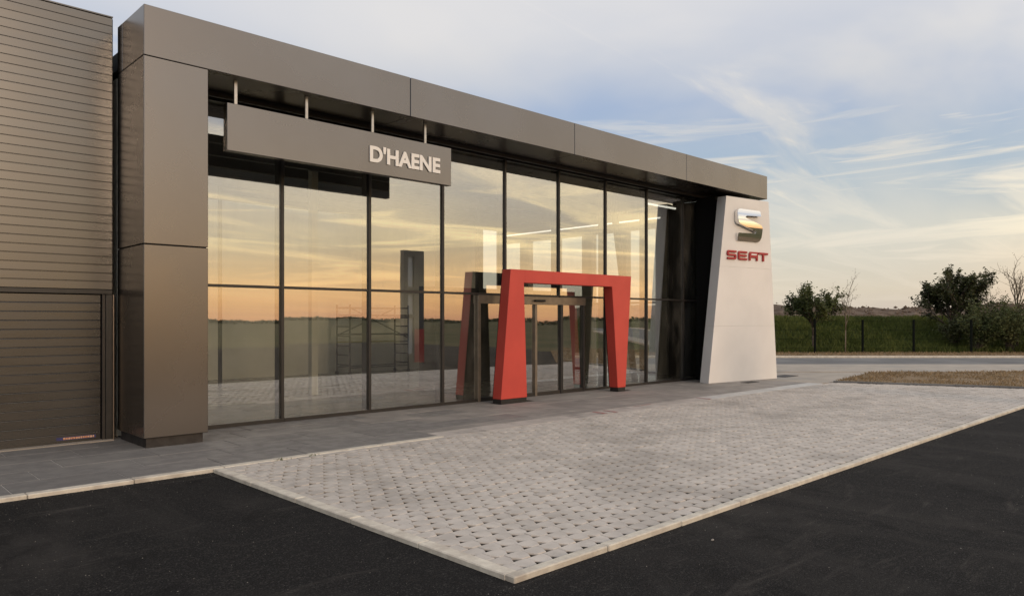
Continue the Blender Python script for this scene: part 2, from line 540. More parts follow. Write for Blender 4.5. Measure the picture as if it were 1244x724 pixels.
def box(name, x0, x1, y0, y1, z0, z1, mat, parent=None, bevel=0.0):
    return MB().box(x0, x1, y0, y1, z0, z1).build(name, mat, parent, bevel)


def sheet(name, pts, z, mat, kind='structure', thick=0.0, parent=None):
    """flat ground polygon"""
    m = MB()
    if thick:
        m.prism(pts, lambda p: (p[0], p[1], z), lambda p: (p[0], p[1], z - thick))
    else:
        m.v = [(p[0], p[1], z) for p in pts]
        m.f = [tuple(range(len(pts)))]
    o = m.build(name, mat, parent)
    if parent is None:
        o['kind'] = kind
    return o


FW = Vector((math.cos(R(VIEW)), math.sin(R(VIEW)), 0))
RT = Vector((math.sin(R(VIEW)), -math.cos(R(VIEW)), 0))


def DR(d, r, z=0.0):
    """ground point d metres ahead of and r metres right of where the photographer stands (the road runs square to that line)"""
    p = FW * d + RT * r
    return Vector((p.x, p.y, z))


def pix(px, d):
    """sideways metres of a photo column at distance d"""
    return (px - 622) / 900 * d


# ================================================================== GROUND
Z_AS = -0.035
sheet('field', [(-1500, -1500), (1500, -1500), (1500, 1500), (-1500, 1500)], -0.12, M['field'])
sheet('asphalt_yard', [(-45, -22), (31, -22), (31, -6), (22.6, 2.2), (21.0, 8.50), (-45, 8.50)], Z_AS, M['asphalt'])
tag(bpy.data.objects['asphalt_yard'], 'fresh black asphalt yard in front of the showroom')

# paver field ------------------------------------------------------
PX0, PY0, PY1 = 3.50, 3.60, 8.40


def verge_x(y):
    return 21.75 + (4.45 - y) * 0.40


bedV, bedF = [], []
nx, ny = 230, 64
for j in range(ny + 1):
    for i in range(nx + 1):
        y = PY0 - 0.02 + (PY1 - PY0 + 0.04) * j / ny
        x = PX0 - 0.02 + (verge_x(y) - PX0 + 0.04) * i / nx
        a = noise.noise(Vector((x * 0.55, y * 0.9, 3.1)))
        b = noise.noise(Vector((x * 5, y * 5, 1.7)))
        bedV.append((x, y, -0.014 + 0.006 * b - 0.004 * a))
for j in range(ny):
    for i in range(nx):
        k = j * (nx + 1) + i
        bedF.append((k, k + 1, k + nx + 2, k + nx + 1))
bed = link('paver_field', mesh_from('paver_field', bedV, bedF, M['bed'], True))
tag(bed, 'pale grey drainage paving laid in staggered blocks', kind='structure')

PW, PH = 0.1650, 4.81 / 33
tone_by_block(M['paver'], PX0, PY0, PW, PH, 0.075)


def paver_mesh():
    g = 0.0016
    w, h = PW / 2 - g, PH / 2 - g
    c, k = 0.037, 0.066
    out = [(-w, h), (-w, -h + k), (-w + c, -h), (w - c, -h), (w, -h + k), (w, h)]
    cen = np.array(out).mean(0)
    inn = [tuple(cen + (np.array(p) - cen) * (1 - 0.045)) for p in out]
    n = 6
    V = [(p[0], p[1], -0.075) for p in out] + [(p[0], p[1], -0.0045) for p in out] + [(p[0], p[1], 0.0) for p in inn]
    F = []
    for i in range(n):
        j = (i + 1) % n
        F.append((i, j, n + j, n + i))
        F.append((n + i, n + j, 2 * n + j, 2 * n + i))
    F.append(tuple(2 * n + i for i in range(n)))
    return np.array(V), F


pvV, pvF = paver_mesh()
pav_me = mesh_from('paver', pvV, pvF, M['paver'])
spots = []
rows = 33
for j in range(rows):
    y = PY0 + PH * (j + 0.5)
    xmax = verge_x(y) - 0.02
    off = 0.0 if j % 2 else PW / 2
    x = PX0 + PW / 2 + off
    while x + PW / 2 < xmax:
        spots.append((x, y))
        x += PW


def in_view(x, y):
    d = x * FW.x + y * FW.y
    r = x * RT.x + y * RT.y
    return abs(r / d) < 0.70 and 900 * CAM_H / d < 345


order = sorted(spots, key=lambda s: (not in_view(*s), s[0] ** 2 + s[1] ** 2))
near = order[:300]
rest = order[300:]
for (x, y) in near:
    o = link('paver', pav_me, bed, (x, y, random.uniform(-0.005, 0.004)))
    o.rotation_euler = (random.gauss(0, 0.006), random.gauss(0, 0.006), random.gauss(0, 0.006))
nv = len(pvV)
RV = np.zeros((len(rest) * nv, 3))
RF = []
for i, (x, y) in enumerate(rest):
    tx, ty = random.gauss(0, 0.006), random.gauss(0, 0.006)
    q = pvV.copy()
    q[:, 2] += q[:, 0] * tx + q[:, 1] * ty + random.uniform(-0.005, 0.004)
    RV[i * nv:(i + 1) * nv] = q + np.array((x, y, 0))
    RF += [tuple(i * nv + k for k in f) for f in pvF]
pr = link('paver_blocks', mesh_from('paver_blocks', RV, RF, M['paver']), bed)
pr['kind'] = 'stuff'
# cut half blocks at the row starts
hw = []
for j in range(rows):
    y = PY0 + PH * (j + 0.5)
    if j % 2 == 0:
        hw.append(y)
hm = MB().box(-PW / 4 + 0.002, PW / 4 - 0.002, -PH / 2 + 0.002, PH / 2 - 0.002, -0.075, 0).build('half_paver', M['paver'], None, 0.004)
hme = hm.data
bpy.data.objects.remove(hm)
for y in hw:
    link('half_paver', hme, bed, (PX0 + PW / 4, y, -0.0375))

# kerbs -------------------------------------------------------------
kerb = bpy.data.objects.new('kerb', None)
COL.objects.link(kerb)
kerb.location = (3.4, 3.5, 0)
tag(kerb, 'cream concrete kerb stones edging the paved bay and the walkway', kind='structure')


def kerb_run(p0, p1, width, length, z=0.008, ht=0.15, mat=M['kerb']):
    """stones from p0 to p1, width to the left of the run"""
    a, b = Vector((*p0, 0)), Vector((*p1, 0))
    L = (b - a).length
    d = (b - a).normalized()
    n = max(1, round(L / length))
    s = L / n
    ang = math.atan2(d.y, d.x)
    m = MB().box(-s / 2 + 0.003, s / 2 - 0.003, 0, width, -ht / 2, ht / 2).build('kerb_stone', mat, None, 0.008)
    me = m.data
    mloc = Vector(m.location)
    bpy.data.objects.remove(m)
    for i in range(n):
        c = a + d * s * (i + 0.5)
        lft = Vector((-d.y, d.x, 0)) * width / 2
        o = link('kerb_stone', me, kerb, c + lft + Vector((0, 0, z - ht / 2 + random.uniform(-0.003, 0.003))))
        o.rotation_euler = (0, 0, ang + random.gauss(0, 0.002))


kerb_run((3.385, 8.40), (3.385, 3.58), -0.115 * -1, 1.0)       # bay edge towards the yard
kerb_run((3.385, 3.495), (22.0, 3.495), 0.090, 1.0)              # bay edge along the asphalt
kerb_run((-9.0, 8.415), (3.52, 8.415), 0.125, 1.0)             # walkway edge
kerb_run((3.52, 8.415), (6.75, 8.415), 0.125, 1.0)

# walkway -----------------------------------------------------------
walk = sheet('walkway', [(-9.2, 8.54), (19.6, 8.54), (19.6, 12.0), (-9.2, 12.0)], -0.006, M['grout'], thick=0.12)
tag(walk, 'grey slab walkway along the showroom front')
sw, sh_ = 1.05, 0.60
slab_cache = {}


def slab(x0, x1, y0, y1, mat, name='slab', z=0.0):
    key = (round(x1 - x0, 3), round(y1 - y0, 3), mat.name)
    g = 0.006
    if key not in slab_cache:
        m = MB().box(-(x1 - x0) / 2 + g, (x1 - x0) / 2 - g, -(y1 - y0) / 2 + g, (y1 - y0) / 2 - g, -0.02, 0.02).build(name, mat, None, 0.003)
        slab_cache[key] = m.data
        bpy.data.objects.remove(m)
    o = link(name, slab_cache[key], walk, ((x0 + x1) / 2, (y0 + y1) / 2, z - 0.02 + random.uniform(-0.001, 0.001)))
    o.rotation_euler = (random.gauss(0, 0.0012), random.gauss(0, 0.0012), 0)


yr = 8.545
rix = 0
while yr < 11.9:
    y1 = min(yr + sh_, 11.95)
    x = -9.1 + (rix % 3) * 0.35 + 0.1
    while x < 19.5:
        x1 = min(x + sw, 19.55)
        y0 = yr
        if rix == 0 and x1 > 6.75:
            y0 = yr + 0.30
        slab(x, x1, y0, y1, M['paleslab'] if x + random.gauss(0, 0.9) > 6.8 else M['slab'])  # paler slab tone towards the right end, ragged change-over
        x = x1
    yr = y1
    rix += 1
# pale band of slabs beside the pavers
x = 6.75
while x < 19.5:
    x1 = min(x + 0.8, 19.55)
    slab(x, x1, 8.415, 8.84, M['whiteband'] if x > 13.9 else M['band'], z=0.001)
    x = x1
for (a, b, c, d) in ((10.42, 10.55, 8.46, 8.80), (10.74, 10.84, 8.44, 8.80), (13.94, 14.05, 8.43, 8.83), (11.7, 12.3, 8.74, 8.80)):
    o = sheet('red_paint_mark', [(a, c), (b + 0.03, c + 0.02), (b, d), (a + 0.05, d - 0.03)], 0.0055, M['redmark'], parent=walk)

# light concrete apron past the pylon -----------------------------------
tag(sheet('concrete_apron', [(19.6, 8.50), (20.9, 8.52), (24.6, 9.1), (33, 1.2), (36, 4.5), (24.5, 15.7), (19.6, 15.7)], -0.004, M['concrete'], thick=0.12), 'pale concrete apron beside the white pylon')
sheet('path', [(19.6, 15.7), (24.5, 15.7), (10, 29.8), (6, 29.8)], -0.008, M['concrete'])

# dry grass verge with a kerb ------------------------------------------
VG = [(20.25, 8.40), (21.95, 4.10), (22.6, 2.2), (31.0, -6.0), (33.0, 1.15), (28.4, 5.75), (24.6, 9.05)]
verge = sheet('verge', VG, 0.03, M['earth'], thick=0.2)
tag(verge, 'dry brown grass verge between the bay and the road')
kerb_run((21.92, 4.02), (20.18, 8.42), 0.11, 0.9, z=0.045, mat=M['road'])  # dark road tone stands in for shade on this kerb


def point_in(poly, x, y):
    c = False
    n = len(poly)
    for i in range(n):
        (x1, y1), (x2, y2) = poly[i], poly[(i + 1) % n]
        if (y1 > y) != (y2 > y) and x < (x2 - x1) * (y - y1) / (y2 - y1) + x1:
            c = not c
    return c


def blades(name, P, hmin, hmax, wdt, lean, mat, label, cat, kind='stuff', parent=None):
    """P (n,3) root points; one mesh of narrow bent blades (two triangles each)"""
    n = len(P)
    H = rng.uniform(hmin, hmax, n)
    A = rng.uniform(0, 2 * np.pi, n)
    L = rng.uniform(0.1, lean, n) * H
    B = rng.uniform(0, 2 * np.pi, n)
    dx, dy = np.cos(A) * wdt / 2, np.sin(A) * wdt / 2
    V = np.zeros((n, 4, 3))
    V[:, 0] = P + np.stack([dx, dy, np.zeros(n) - 0.02], 1)
    V[:, 1] = P - np.stack([dx, dy, np.zeros(n) + 0.02], 1)
    V[:, 2] = P + np.stack([-dx * 0.6 + np.cos(B) * L * 0.4, -dy * 0.6 + np.sin(B) * L * 0.4, H * 0.62], 1)
    V[:, 3] = P + np.stack([np.cos(B) * L, np.sin(B) * L, H], 1)
    base = np.arange(n)[:, None] * 4
    F = np.concatenate([base + np.array([[0, 1, 2]]), base + np.array([[0, 2, 3]])], 0)
    c = P.mean(0)
    me = np_mesh(name, V.reshape(-1, 3) - c, F, mat)
    o = link(name, me, parent, c)
    return tag(o, label, cat, kind=kind)


pts = []
while len(pts) < 16000:
    x, y = random.uniform(20.2, 33), random.uniform(-6, 9.1)
    if point_in(VG, x, y) and noise.noise(Vector((x * 0.9, y * 0.9, 5))) + random.uniform(-0.5, 0.5) > -0.1:
        pts.append((x, y, 0.03))
blades('dry_grass', np.array(pts), 0.02, 0.075, 0.02, 1.6, M['strawblade'], 'dry straw coloured grass on the verge by the road', 'grass')

# road ----------------------------------------------------------------
def band(name, d0, d1, r0, r1, z, mat, thick=0.0):
    return sheet(name, [DR(d0, r0)[:2], DR(d0, r1)[:2], DR(d1, r1)[:2], DR(d1, r0)[:2]], z, mat, thick=thick)


tag(band('roadside_strip', 23.9, 25.3, 7.2, 90, 0.012, M['concrete'], 0.2), 'pale concrete strip along the near side of the road')
tag(band('road', 25.3, 33.4, -60, 120, -0.03, M['road'], 0.05), 'worn grey road running past the dealership')
tag(band('road_kerb', 33.4, 33.75, -60, 120, 0.05, M['kerb'], 0.2), 'low pale kerb on the far side of the road')
tag(band('roadside_verge', 33.75, 38.5, -60, 120, 0.0, M['earth'], 0.1), 'brown earth strip below the grass bank')

# bank ----------------------------------------------------------------
def bank_h(d, r):
    t = min(1, max(0, (d - 37.6) / 7.0))
    t = t * t * (3 - 2 * t)
    hh = 1.62 + 0.12 * noise.noise(Vector((r * 0.11, 2.3, 0))) + 0.06 * noise.noise(Vector((r * 0.5, d * 0.4, 0)))
    return t * hh


bv, bf = [], []
ds = [37.4, 38.2, 39, 39.8, 40.6, 41.4, 42.2, 43, 43.8, 44.6, 46, 50, 60, 75, 110]
rs = np.arange(-70, 110.1, 1.5)
for d in ds:
    for r in rs:
        bv.append(DR(d, r, bank_h(d, r) - 0.02))
for j in range(len(ds) - 1):
    for i in range(len(rs) - 1):
        k = j * len(rs) + i
        bf.append((k, k + 1, k + len(rs) + 1, k + len(rs)))
tag(link('embankment', mesh_from('embankment', bv, bf, M['bank'], True)), 'grass covered bank beyond the road fence', kind='structure')
pts = []
for i in range(46000):
    r = random.uniform(9, 36) if i % 6 else random.uniform(-25, 9)
    d = random.uniform(37.7, 46)
    pts.append(DR(d, r, bank_h(d, r)))
blades('bank_grass', np.array([tuple(p) for p in pts]), 0.12, 0.36, 0.035, 0.7, M['blade'], 'dark green grass covering the bank beyond the fence', 'grass')
pts = []
for i in range(5000):
    r = random.uniform(9, 36)
    if noise.noise(Vector((r * 0.8, 7.7, 0))) + random.uniform(-0.5, 0.5) > 0.05:
        d = random.uniform(43, 46)
        pts.append(DR(d, r, bank_h(d, r)))
blades('tall_grass', np.array([tuple(p) for p in pts]), 0.2, 0.42, 0.03, 0.8, M['blade'], 'taller ragged grass along the crest of the bank', 'grass')
pts = []
for i in range(9000):
    r = random.uniform(6, 36)
    d = random.uniform(34.2, 37.8)
    pts.append(DR(d, r, 0))
blades('roadside_grass', np.array([tuple(p) for p in pts]), 0.03, 0.12, 0.03, 1.1, M['strawblade'], 'short dry grass strip at the foot of the bank', 'grass')

# rubble mound ----------------------------------------------------------
mv, mf = [], []
dd = np.linspace(62, 92, 26)
rr = np.arange(-60, 95, 0.9)
for d in dd:
    for r in rr:
        t = 1 - abs((d - 78) / 16.0)
        p = Vector((r * 0.07, d * 0.07, 4.4))
        hh = 2.85 + 0.9 * noise.noise(p) + 0.5 * noise.noise(p * 4) + 0.30 * noise.noise(p * 11) + 0.22 * noise.noise(p * 26)
        mv.append(DR(d, r, max(0.2, hh * max(0, t) ** 0.55)))
for j in range(len(dd) - 1):
    for i in range(len(rr) - 1):
        k = j * len(rr) + i
        mf.append((k, k + 1, k + len(rr) + 1, k + len(rr)))
tag(link('earth_mound', mesh_from('earth_mound', mv, mf, M['mound'])), 'long heap of brown earth and rubble behind the bank', kind='structure')
# rubble lumps on the mound
lv, lf = [], []
for i in range(900):
    r = random.uniform(18, 62)
    d = random.uniform(64, 80)
    t = 1 - abs((d - 78) / 16.0)
    p = Vector((r * 0.07, d * 0.07, 4.4))
    hh = (2.85 + 0.9 * noise.noise(p) + 0.5 * noise.noise(p * 4) + 0.30 * noise.noise(p * 11) + 0.22 * noise.noise(p * 26)) * max(0, t) ** 0.55
    c = DR(d, r, hh + 0.02)
    s = random.uniform(0.06, 0.26)
    b = len(lv)
    for (x, y, z) in ((1, 0, 0), (-1, 0, 0), (0, 1, 0), (0, -1, 0), (0, 0, 1), (0, 0, -1)):
        lv.append(c + Vector((x, y, z * 0.7)) * s * random.uniform(0.6, 1.3))
    for q in ((0, 2, 4), (2, 1, 4), (1, 3, 4), (3, 0, 4), (2, 0, 5), (1, 2, 5), (3, 1, 5), (0, 3, 5)):
        lf.append(tuple(b + k for k in q))
tag(link('rubble', mesh_from('rubble', lv, lf, M['mound'])), 'broken lumps of rubble scattered over the earth heap', 'rubble', kind='stuff')

# far hedge line behind the photographer (seen only in the glass)
hv = []
for i in range(9000):
    a = R(random.uniform(-96, -8))
    rad = random.uniform(420, 460)
    hgt = 2.0 + 1.3 * noise.noise(Vector((a * 7, 1.2, 0))) + 0.7 * noise.noise(Vector((a * 40, 4, 0)))
    hv.append((math.cos(a) * rad, math.sin(a) * rad, 0, hgt))
hv = np.array(hv)
V = []
F = []
for i, (x, y, z, hgt) in enumerate(hv):
    zc = random.uniform(0.3, max(0.5, hgt))
    s = random.uniform(0.5, 1.0)
    for k in range(4):
        V.append((x + random.uniform(-1.6, 1.6) * s, y + random.uniform(-1.6, 1.6) * s, zc + random.uniform(-0.9, 0.9) * s - 0.1))
    F.append((4 * i, 4 * i + 1, 4 * i + 2, 4 * i + 3))
tag(link('far_hedge', np_mesh('far_hedge', np.array(V), np.array(F), M['leafdark'])), 'far dark hedge line across the fields', 'hedge', kind='stuff')

# ================================================================== SERVICE HALL (left)
hall = root('service_hall', (-3, 11.5, 0), 'dark ribbed metal hall wall left of the tall grey column', 'building')
WX0, WX1, WY = -9.0, 3.20, 11.5
SL = 0.1165
zt0 = 2.12
nsl = 33
prof = [(0.0, 0.010), (0.005, 0.0), (SL - 0.010, 0.0), (SL - 0.005, 0.010), (SL, 0.010), (SL, 0.04), (0.0, 0.04)]   # (z, y)
m = MB().prism(prof, lambda p: (WX0, WY + p[1], p[0]), lambda p: (WX1, WY + p[1], p[0]))
o = m.build('wall_slat', M['slat'], None)
sme = o.data
off = Vector(o.location)
bpy.data.objects.remove(o)
for i in range(nsl):
    link('wall_slat', sme, hall, off + Vector((0, random.uniform(-0.0008, 0.0008), zt0 + i * SL)))
ztop = zt0 + nsl * SL
box('coping', WX0, WX1 + 0.01, WY - 0.012, WY + 0.4, ztop + 0.001, ztop + 0.022, M['slat'], hall, 0.003)
box('wall_core', WX0, WX1 + 0.02, WY + 0.041, WY + 0.3, 2.06, ztop, M['joint'], hall)
box('hall_body', WX0, 3.28, WY + 0.31, 26, -0.1, ztop - 0.02, M['dark'], hall)
box('lintel', WX0, WX1, WY - 0.004, WY + 0.04, 2.055, 2.117, M['dark'], hall, 0.004)
# sectional door
dprof = [(0.0, 0.008), (0.008, 0.0), (SL - 0.008, 0.0), (SL - 0.004, 0.007), (SL, 0.008), (SL, 0.05), (0.0, 0.05)]
DX0, DX1 = -3.2, 3.06
door = MB().box(DX0, DX1, WY + 0.105, WY + 0.15, 0.0, 2.05).build('sectional_door', M['joint'], hall)
door['label'] = 'wide ribbed sectional door at ground level'
nd = 17
SD = 2.045 / nd
o = MB().prism([(z * SD / SL, y) for z, y in dprof], lambda p: (DX0, WY + 0.045 + p[1], p[0]), lambda p: (DX1, WY + 0.045 + p[1], p[0])).build('door_slat', M['door_slat'])
dme, off = o.data, Vector(o.location)
bpy.data.objects.remove(o)
for i in range(nd):
    link('door_slat', dme, door, off + Vector((0, 0, 0.004 + i * SD)))
# tiny maker's sticker at the door foot
st = box('sticker', 2.52, 3.0, WY + 0.0405, WY + 0.0445, 0.050, 0.092, M['blue'], door)
xx = 2.60
while xx < 2.98:
    wv = random.uniform(0.018, 0.03)
    box('print', xx, xx + wv, WY + 0.0385, WY + 0.0404, 0.058, 0.084, M['orange'], door)
    xx += wv + 0.006
box('door_jamb', 3.075, 3.115, WY + 0.01, WY + 0.16, 0, 2.05, M['frame'], hall, 0.003)
box('door_jamb', 3.118, 3.20, WY - 0.002, WY + 0.16, 0, 2.05, M['dark'], hall, 0.004)
box('door_jamb', 3.203, 3.216, WY - 0.03, WY + 0.16, 0, 2.05, M['doorframe'], hall)
box('wall_side', WX0, DX0 - 0.01, WY, WY + 0.3, 0, 2.05, M['slat'], hall)
box('threshold', DX0, 3.2, WY - 0.10, WY + 0.10, -0.02, 0.012, M['concrete'], hall, 0.004)

# ================================================================== SHOWROOM
SR = root('showroom', (11.3, 11.55, 0), 'glass fronted showroom framed by a grey portal column and long fascia', 'building')
FY, FB, FT = 10.35, 5.17, 5.84
CX0, CX1 = 3.26, 4.10
FX1 = 20.24
G = 0.006
# fascia panels
seams = [CX0, 7.55, 11.80, 16.04, FX1]
for a, b in zip(seams[:-1], seams[1:]):
    box('fascia_panel', a + (G if a > CX0 else 0), b - (G if b < FX1 else 0), FY, FY + 0.9, FB + G, FT, M['panel'], SR, 0.006)
box('fascia_core', CX0 + 0.02, FX1 - 0.02, FY + 0.02, FY + 0.88, FB + 0.008, FT - 0.02, M['joint'], SR)
box('fascia_return', CX0, CX0 + 0.5, FY + 0.906, 11.46, FB + G, FT, M['panel'], SR, 0.004)
box('roof', CX0 + 0.1, FX1 - 0.3, FY + 0.95, 15.9, 5.34, 5.60, M['dark'], SR)
box('roof', CX0 + 0.1, FX1 - 0.3, 20.7, 21.4, 5.34, 5.60, M['dark'], SR)
box('roof', CX0 + 0.1, 4.2, 15.902, 20.698, 5.34, 5.60, M['dark'], SR)
box('roof', 12.6, FX1 - 0.3, 15.902, 20.698, 5.34, 5.60, M['dark'], SR)
# soffit: ribs and panels behind the fascia
sx = CX1
k = 0
while sx < FX1 - 0.1:
    x1 = min(sx + 0.85, FX1 - 0.03)
    box('soffit_panel', sx + 0.008, x1 - 0.008, FY + 0.92, 11.44, 5.235, 5.275, M['soffit'], SR)
    sx = x1
box('soffit_beam', CX1, FX1 - 0.05, FY + 0.93, FY + 1.0, 5.10, 5.232, M['soffit'], SR, 0.004)
# column panels
box('column_panel', CX0, CX1, FY, 11.465, 2.70, FB - 0.001, M['panel'], SR, 0.006)
box('column_panel', CX0, CX1, FY, 11.465, 0.135, 2.70 - 2 * G, M['panel'], SR, 0.006)
box('column_core', CX0 + 0.02, CX1 - 0.02, FY + 0.02, 11.46, 0.14, 5.2, M['joint'], SR)
box('column_plinth', CX0 + 0.045, CX1 - 0.05, FY + 0.06, 11.46, -0.01, 0.133, M['plinth'], SR, 0.004)

# dark portal leg behind the pylon
box('portal_leg', 18.25, FX1 - 0.1, FY + 0.50, 11.46, 0.0, 5.10, M['joint'], SR, 0.005)

# curtain wall
GY = 11.55
mx = [4.09 + 1.70 * k for k in range(10)]
ZT, ZTOP = 2.23, 5.16
DOOR0, DOOR1 = 10.08, 13.46
for k, x in enumerate(mx):
    z0 = ZT if DOOR0 < x < DOOR1 else 0.0
    o = MB().box(x - 0.028, x + 0.028, GY - 0.045, GY + 0.012, z0, ZTOP).build('mullion', M['frame'], SR, 0.004)
    MB().box(x - 0.027, x + 0.027, GY + 0.013, GY + 0.19, z0, ZTOP).build('fin', M['dark'], o)
for a, b in zip(mx[:-1], mx[1:]):
    box('transom', a + 0.029, b - 0.029, GY - 0.040, GY + 0.10, ZT - 0.022, ZT + 0.022, M['frame'], SR, 0.003)
    box('head_rail', a + 0.029, b - 0.029, GY - 0.040, GY + 0.10, ZTOP - 0.06, ZTOP + 0.07, M['frame'], SR, 0.003)


def pane(x0, x1, z0, z1, parent=SR, y=GY):
    o = box('glass_pane', x0, x1, y - 0.006, y + 0.006, z0, z1, M['glass'], parent)
    o.rotation_euler = (random.gauss(0, 0.0010), 0, random.gauss(0, 0.0020))
    return o


lower = [x for x in mx if not DOOR0 < x < DOOR1]
segs = []
for a, b in zip(mx[:-1], mx[1:]):
    pane(a + 0.02, b - 0.02, ZT + 0.015, ZTOP - 0.05)
for a, b in ((4.09, 5.79), (5.79, 7.49), (7.49, 9.19), (9.19, DOOR0), (DOOR1, 14.29), (14.29, 15.99), (15.99, 17.69), (17.69, 19.39)):
    pane(a + 0.02, b - 0.02, 0.05, ZT - 0.015)
    box('sill_rail', a + 0.029, b - 0.029, GY - 0.05, GY + 0.10, 0.0, 0.062, M['frame'], SR, 0.003)
# entrance: sliding door set
ent = MB().box(DOOR0, DOOR1, GY - 0.09, GY + 0.09, 2.03, 2.205).build('entrance_header', M['doorframe'], SR, 0.004)
ent['label'] = 'bronze sliding door set behind the red arch'
stiles = [(DOOR0, 0.075, 'doorframe'), (10.93, 0.06, 'doorframe'), (11.76, 0.07, 'doorframe'), (12.60, 0.085, 'dark'), (13.40, 0.06, 'frame')]
for x, w_, mt in stiles:
    box('door_stile', x, x + w_, GY - 0.075, GY + 0.05, 0.0, 2.028, M[mt], ent, 0.004)
for (x, w_, _), (x2, _, _) in zip(stiles[:-1], stiles[1:]):
    pane(x + w_ - 0.01, x2 + 0.01, 0.07, 2.03, ent, GY - 0.02)
    box('door_rail', x + w_ + 0.001, x2 - 0.001, GY - 0.06, GY + 0.03, 0.0, 0.085, M['frame'], ent, 0.003)
box('door_sensor', 11.70, 12.02, GY - 0.155, GY - 0.091, 2.09, 2.135, M['rubber'], ent, 0.008)

# interior -------------------------------------------------------------
IX0, IX1, IY1 = 3.45, 19.33, 20.75
box('showroom_floor', IX0, IX1 + 0.1, GY + 0.11, IY1 + 0.2, -0.08, 0.004, M['floor_in'], SR)
box('back_wall', IX0, IX1 - 1.2, IY1, IY1 + 0.2, 0.005, 5.2, M['wall_in'], SR)
box('inner_side_wall', IX0 - 0.12, IX0, GY + 0.2, IY1 + 0.2, 0.005, 5.2, M['wall_in'], SR)
box('showroom_ceiling', IX0, IX1, GY + 0.20, 15.9, 5.22, 5.32, M['ceil_in'], SR)
for i in range(5):
    box('added_rooflight', 4.2, 12.6, 15.95 + i * 0.95, 16.85 + i * 0.95, 5.605, 5.625, M['endglass'], SR)  # unseen glazed openings, added to let sky brighten the interior
for i in range(8):
    yb = 12.6 + i * 1.08
    box('ceiling_beam', IX0, IX1, yb, yb + 0.14, 4.98, 5.215, M['ceil_in'], SR)
# glazed end wall with plaster piers
pyw = [11.78, 13.28, 14.78, 16.28, 17.78, 19.28, 20.62]
for i, y in enumerate(pyw):
    wd = 0.42 if i % 2 else 0.30
    box('pier', IX1 - 0.16, IX1 + 0.10, y - wd / 2, y + wd / 2, 0.005, 5.2, M['pier'], SR)
box('end_panel', IX1 - 0.09, IX1 + 0.03, pyw[0] + 0.16, pyw[1] - 0.22, 0.005, 5.2, M['dark'], SR)
for y0, y1 in zip(pyw[1:-1], pyw[2:]):
    box('end_glass_pane', IX1 - 0.03, IX1 - 0.02, y0 + 0.15, y1 - 0.15, 0.05, 4.55, M['endglass'], SR)
    box('end_sill', IX1 - 0.10, IX1 + 0.05, y0 + 0.22, y1 - 0.22, 0.0, 0.07, M['frame'], SR)
    box('end_rail', IX1 - 0.08, IX1 + 0.03, y0 + 0.22, y1 - 0.22, 2.20, 2.26, M['frame'], SR)
    box('end_lintel', IX1 - 0.14, IX1 + 0.08, y0 + 0.22, y1 - 0.22, 4.55, 5.2, M['pier'], SR)
# inclined steel strut, white post, dark posts
MB().tube((15.42, 12.25, 5.2), (16.45, 12.25, 0.0), 0.09, n=12).build('inclined_strut', M['dark'], SR, smooth=True)
box('added_backdrop', 11.5, 17.4, 15.25, 15.40, 0.005, 2.55, M['backdrop'], SR, 0.004)  # added dark wall, a backdrop to darken the view through the entrance
box('steel_post', 8.24, 8.40, 15.0, 15.16, 0.005, 5.2, M['whitesteel'], SR, 0.006)
box('steel_post', 7.60, 7.68, 18.5, 18.58, 0.005, 5.2, M['dark'], SR, 0.004)
box('steel_post', 13.2, 13.36, 15.0, 15.16, 0.005, 5.2, M['dark'], SR, 0.006)
# lit tube lamps under the ceiling
def tube_lamp(x0, x1, y0, y1, z, label):
    lm = root('tube_lamp', ((x0 + x1) / 2, (y0 + y1) / 2, z), label, 'lamp')
    box('housing', x0 - 0.03, x1 + 0.03, y0 - 0.03, y1 + 0.03, z + 0.04, 4.979, M['whitesteel'], lm)
    box('tube', x0, x1, y0, y1, z, z + 0.039, M['lamp'], lm)


tube_lamp(18.565, 18.59, 12.9, 19.9, 4.72, 'long lit tube lamp beside the glazed end wall of the showroom')
tube_lamp(16.9, 18.3, 12.15, 12.20, 4.88, 'short lit tube lamp under the ceiling next to the inclined strut')

# mobile scaffold tower in the showroom ------------------------------------
sc = root('scaffold_tower', (13.0, 19.8, 0), 'mobile scaffold tower with ladder frames inside the showroom', 'scaffold')
sxa, sxb, sya, syb = 11.95, 14.1, 19.45, 20.2
for x in (sxa, sxb):
    f = MB().tube((x, sya, 0.12), (x, sya, 2.15), 0.028).tube((x, syb, 0.12), (x, syb, 2.15), 0.028).build('ladder_frame', M['scaffold'], sc)
    z = 0.32
    while z < 2.1:
        MB().tube((x, sya + 0.025, z), (x, syb - 0.025, z), 0.019, n=6).build('rung', M['scaffold'], f)
        z += 0.29
    for y in (sya, syb):
        w = MB().tube((x - 0.025, y, 0.06), (x + 0.025, y, 0.06), 0.06, n=14).build('castor', M['rubber'], sc)
for y in (sya, syb):
    for z in (0.24, 1.0, 1.24, 1.75, 2.05):
        MB().tube((sxa, y, z), (sxb, y, z), 0.017, n=6).build('rail', M['yellow'] if z in (1.0, 1.75) and y == syb else M['scaffold'], sc)
MB().tube((sxa, sya - 0.02, 2.05), (sxb, sya - 0.02, 1.1), 0.017, n=6).build('brace', M['scaffold'], sc)
MB().tube((sxa, syb + 0.02, 1.2), (sxb, syb + 0.02, 2.05), 0.017, n=6).build('brace', M['scaffold'], sc)
box('platform', sxa, sxb, sya + 0.06, syb - 0.06, 1.80, 1.85, M['scaffold'], sc)

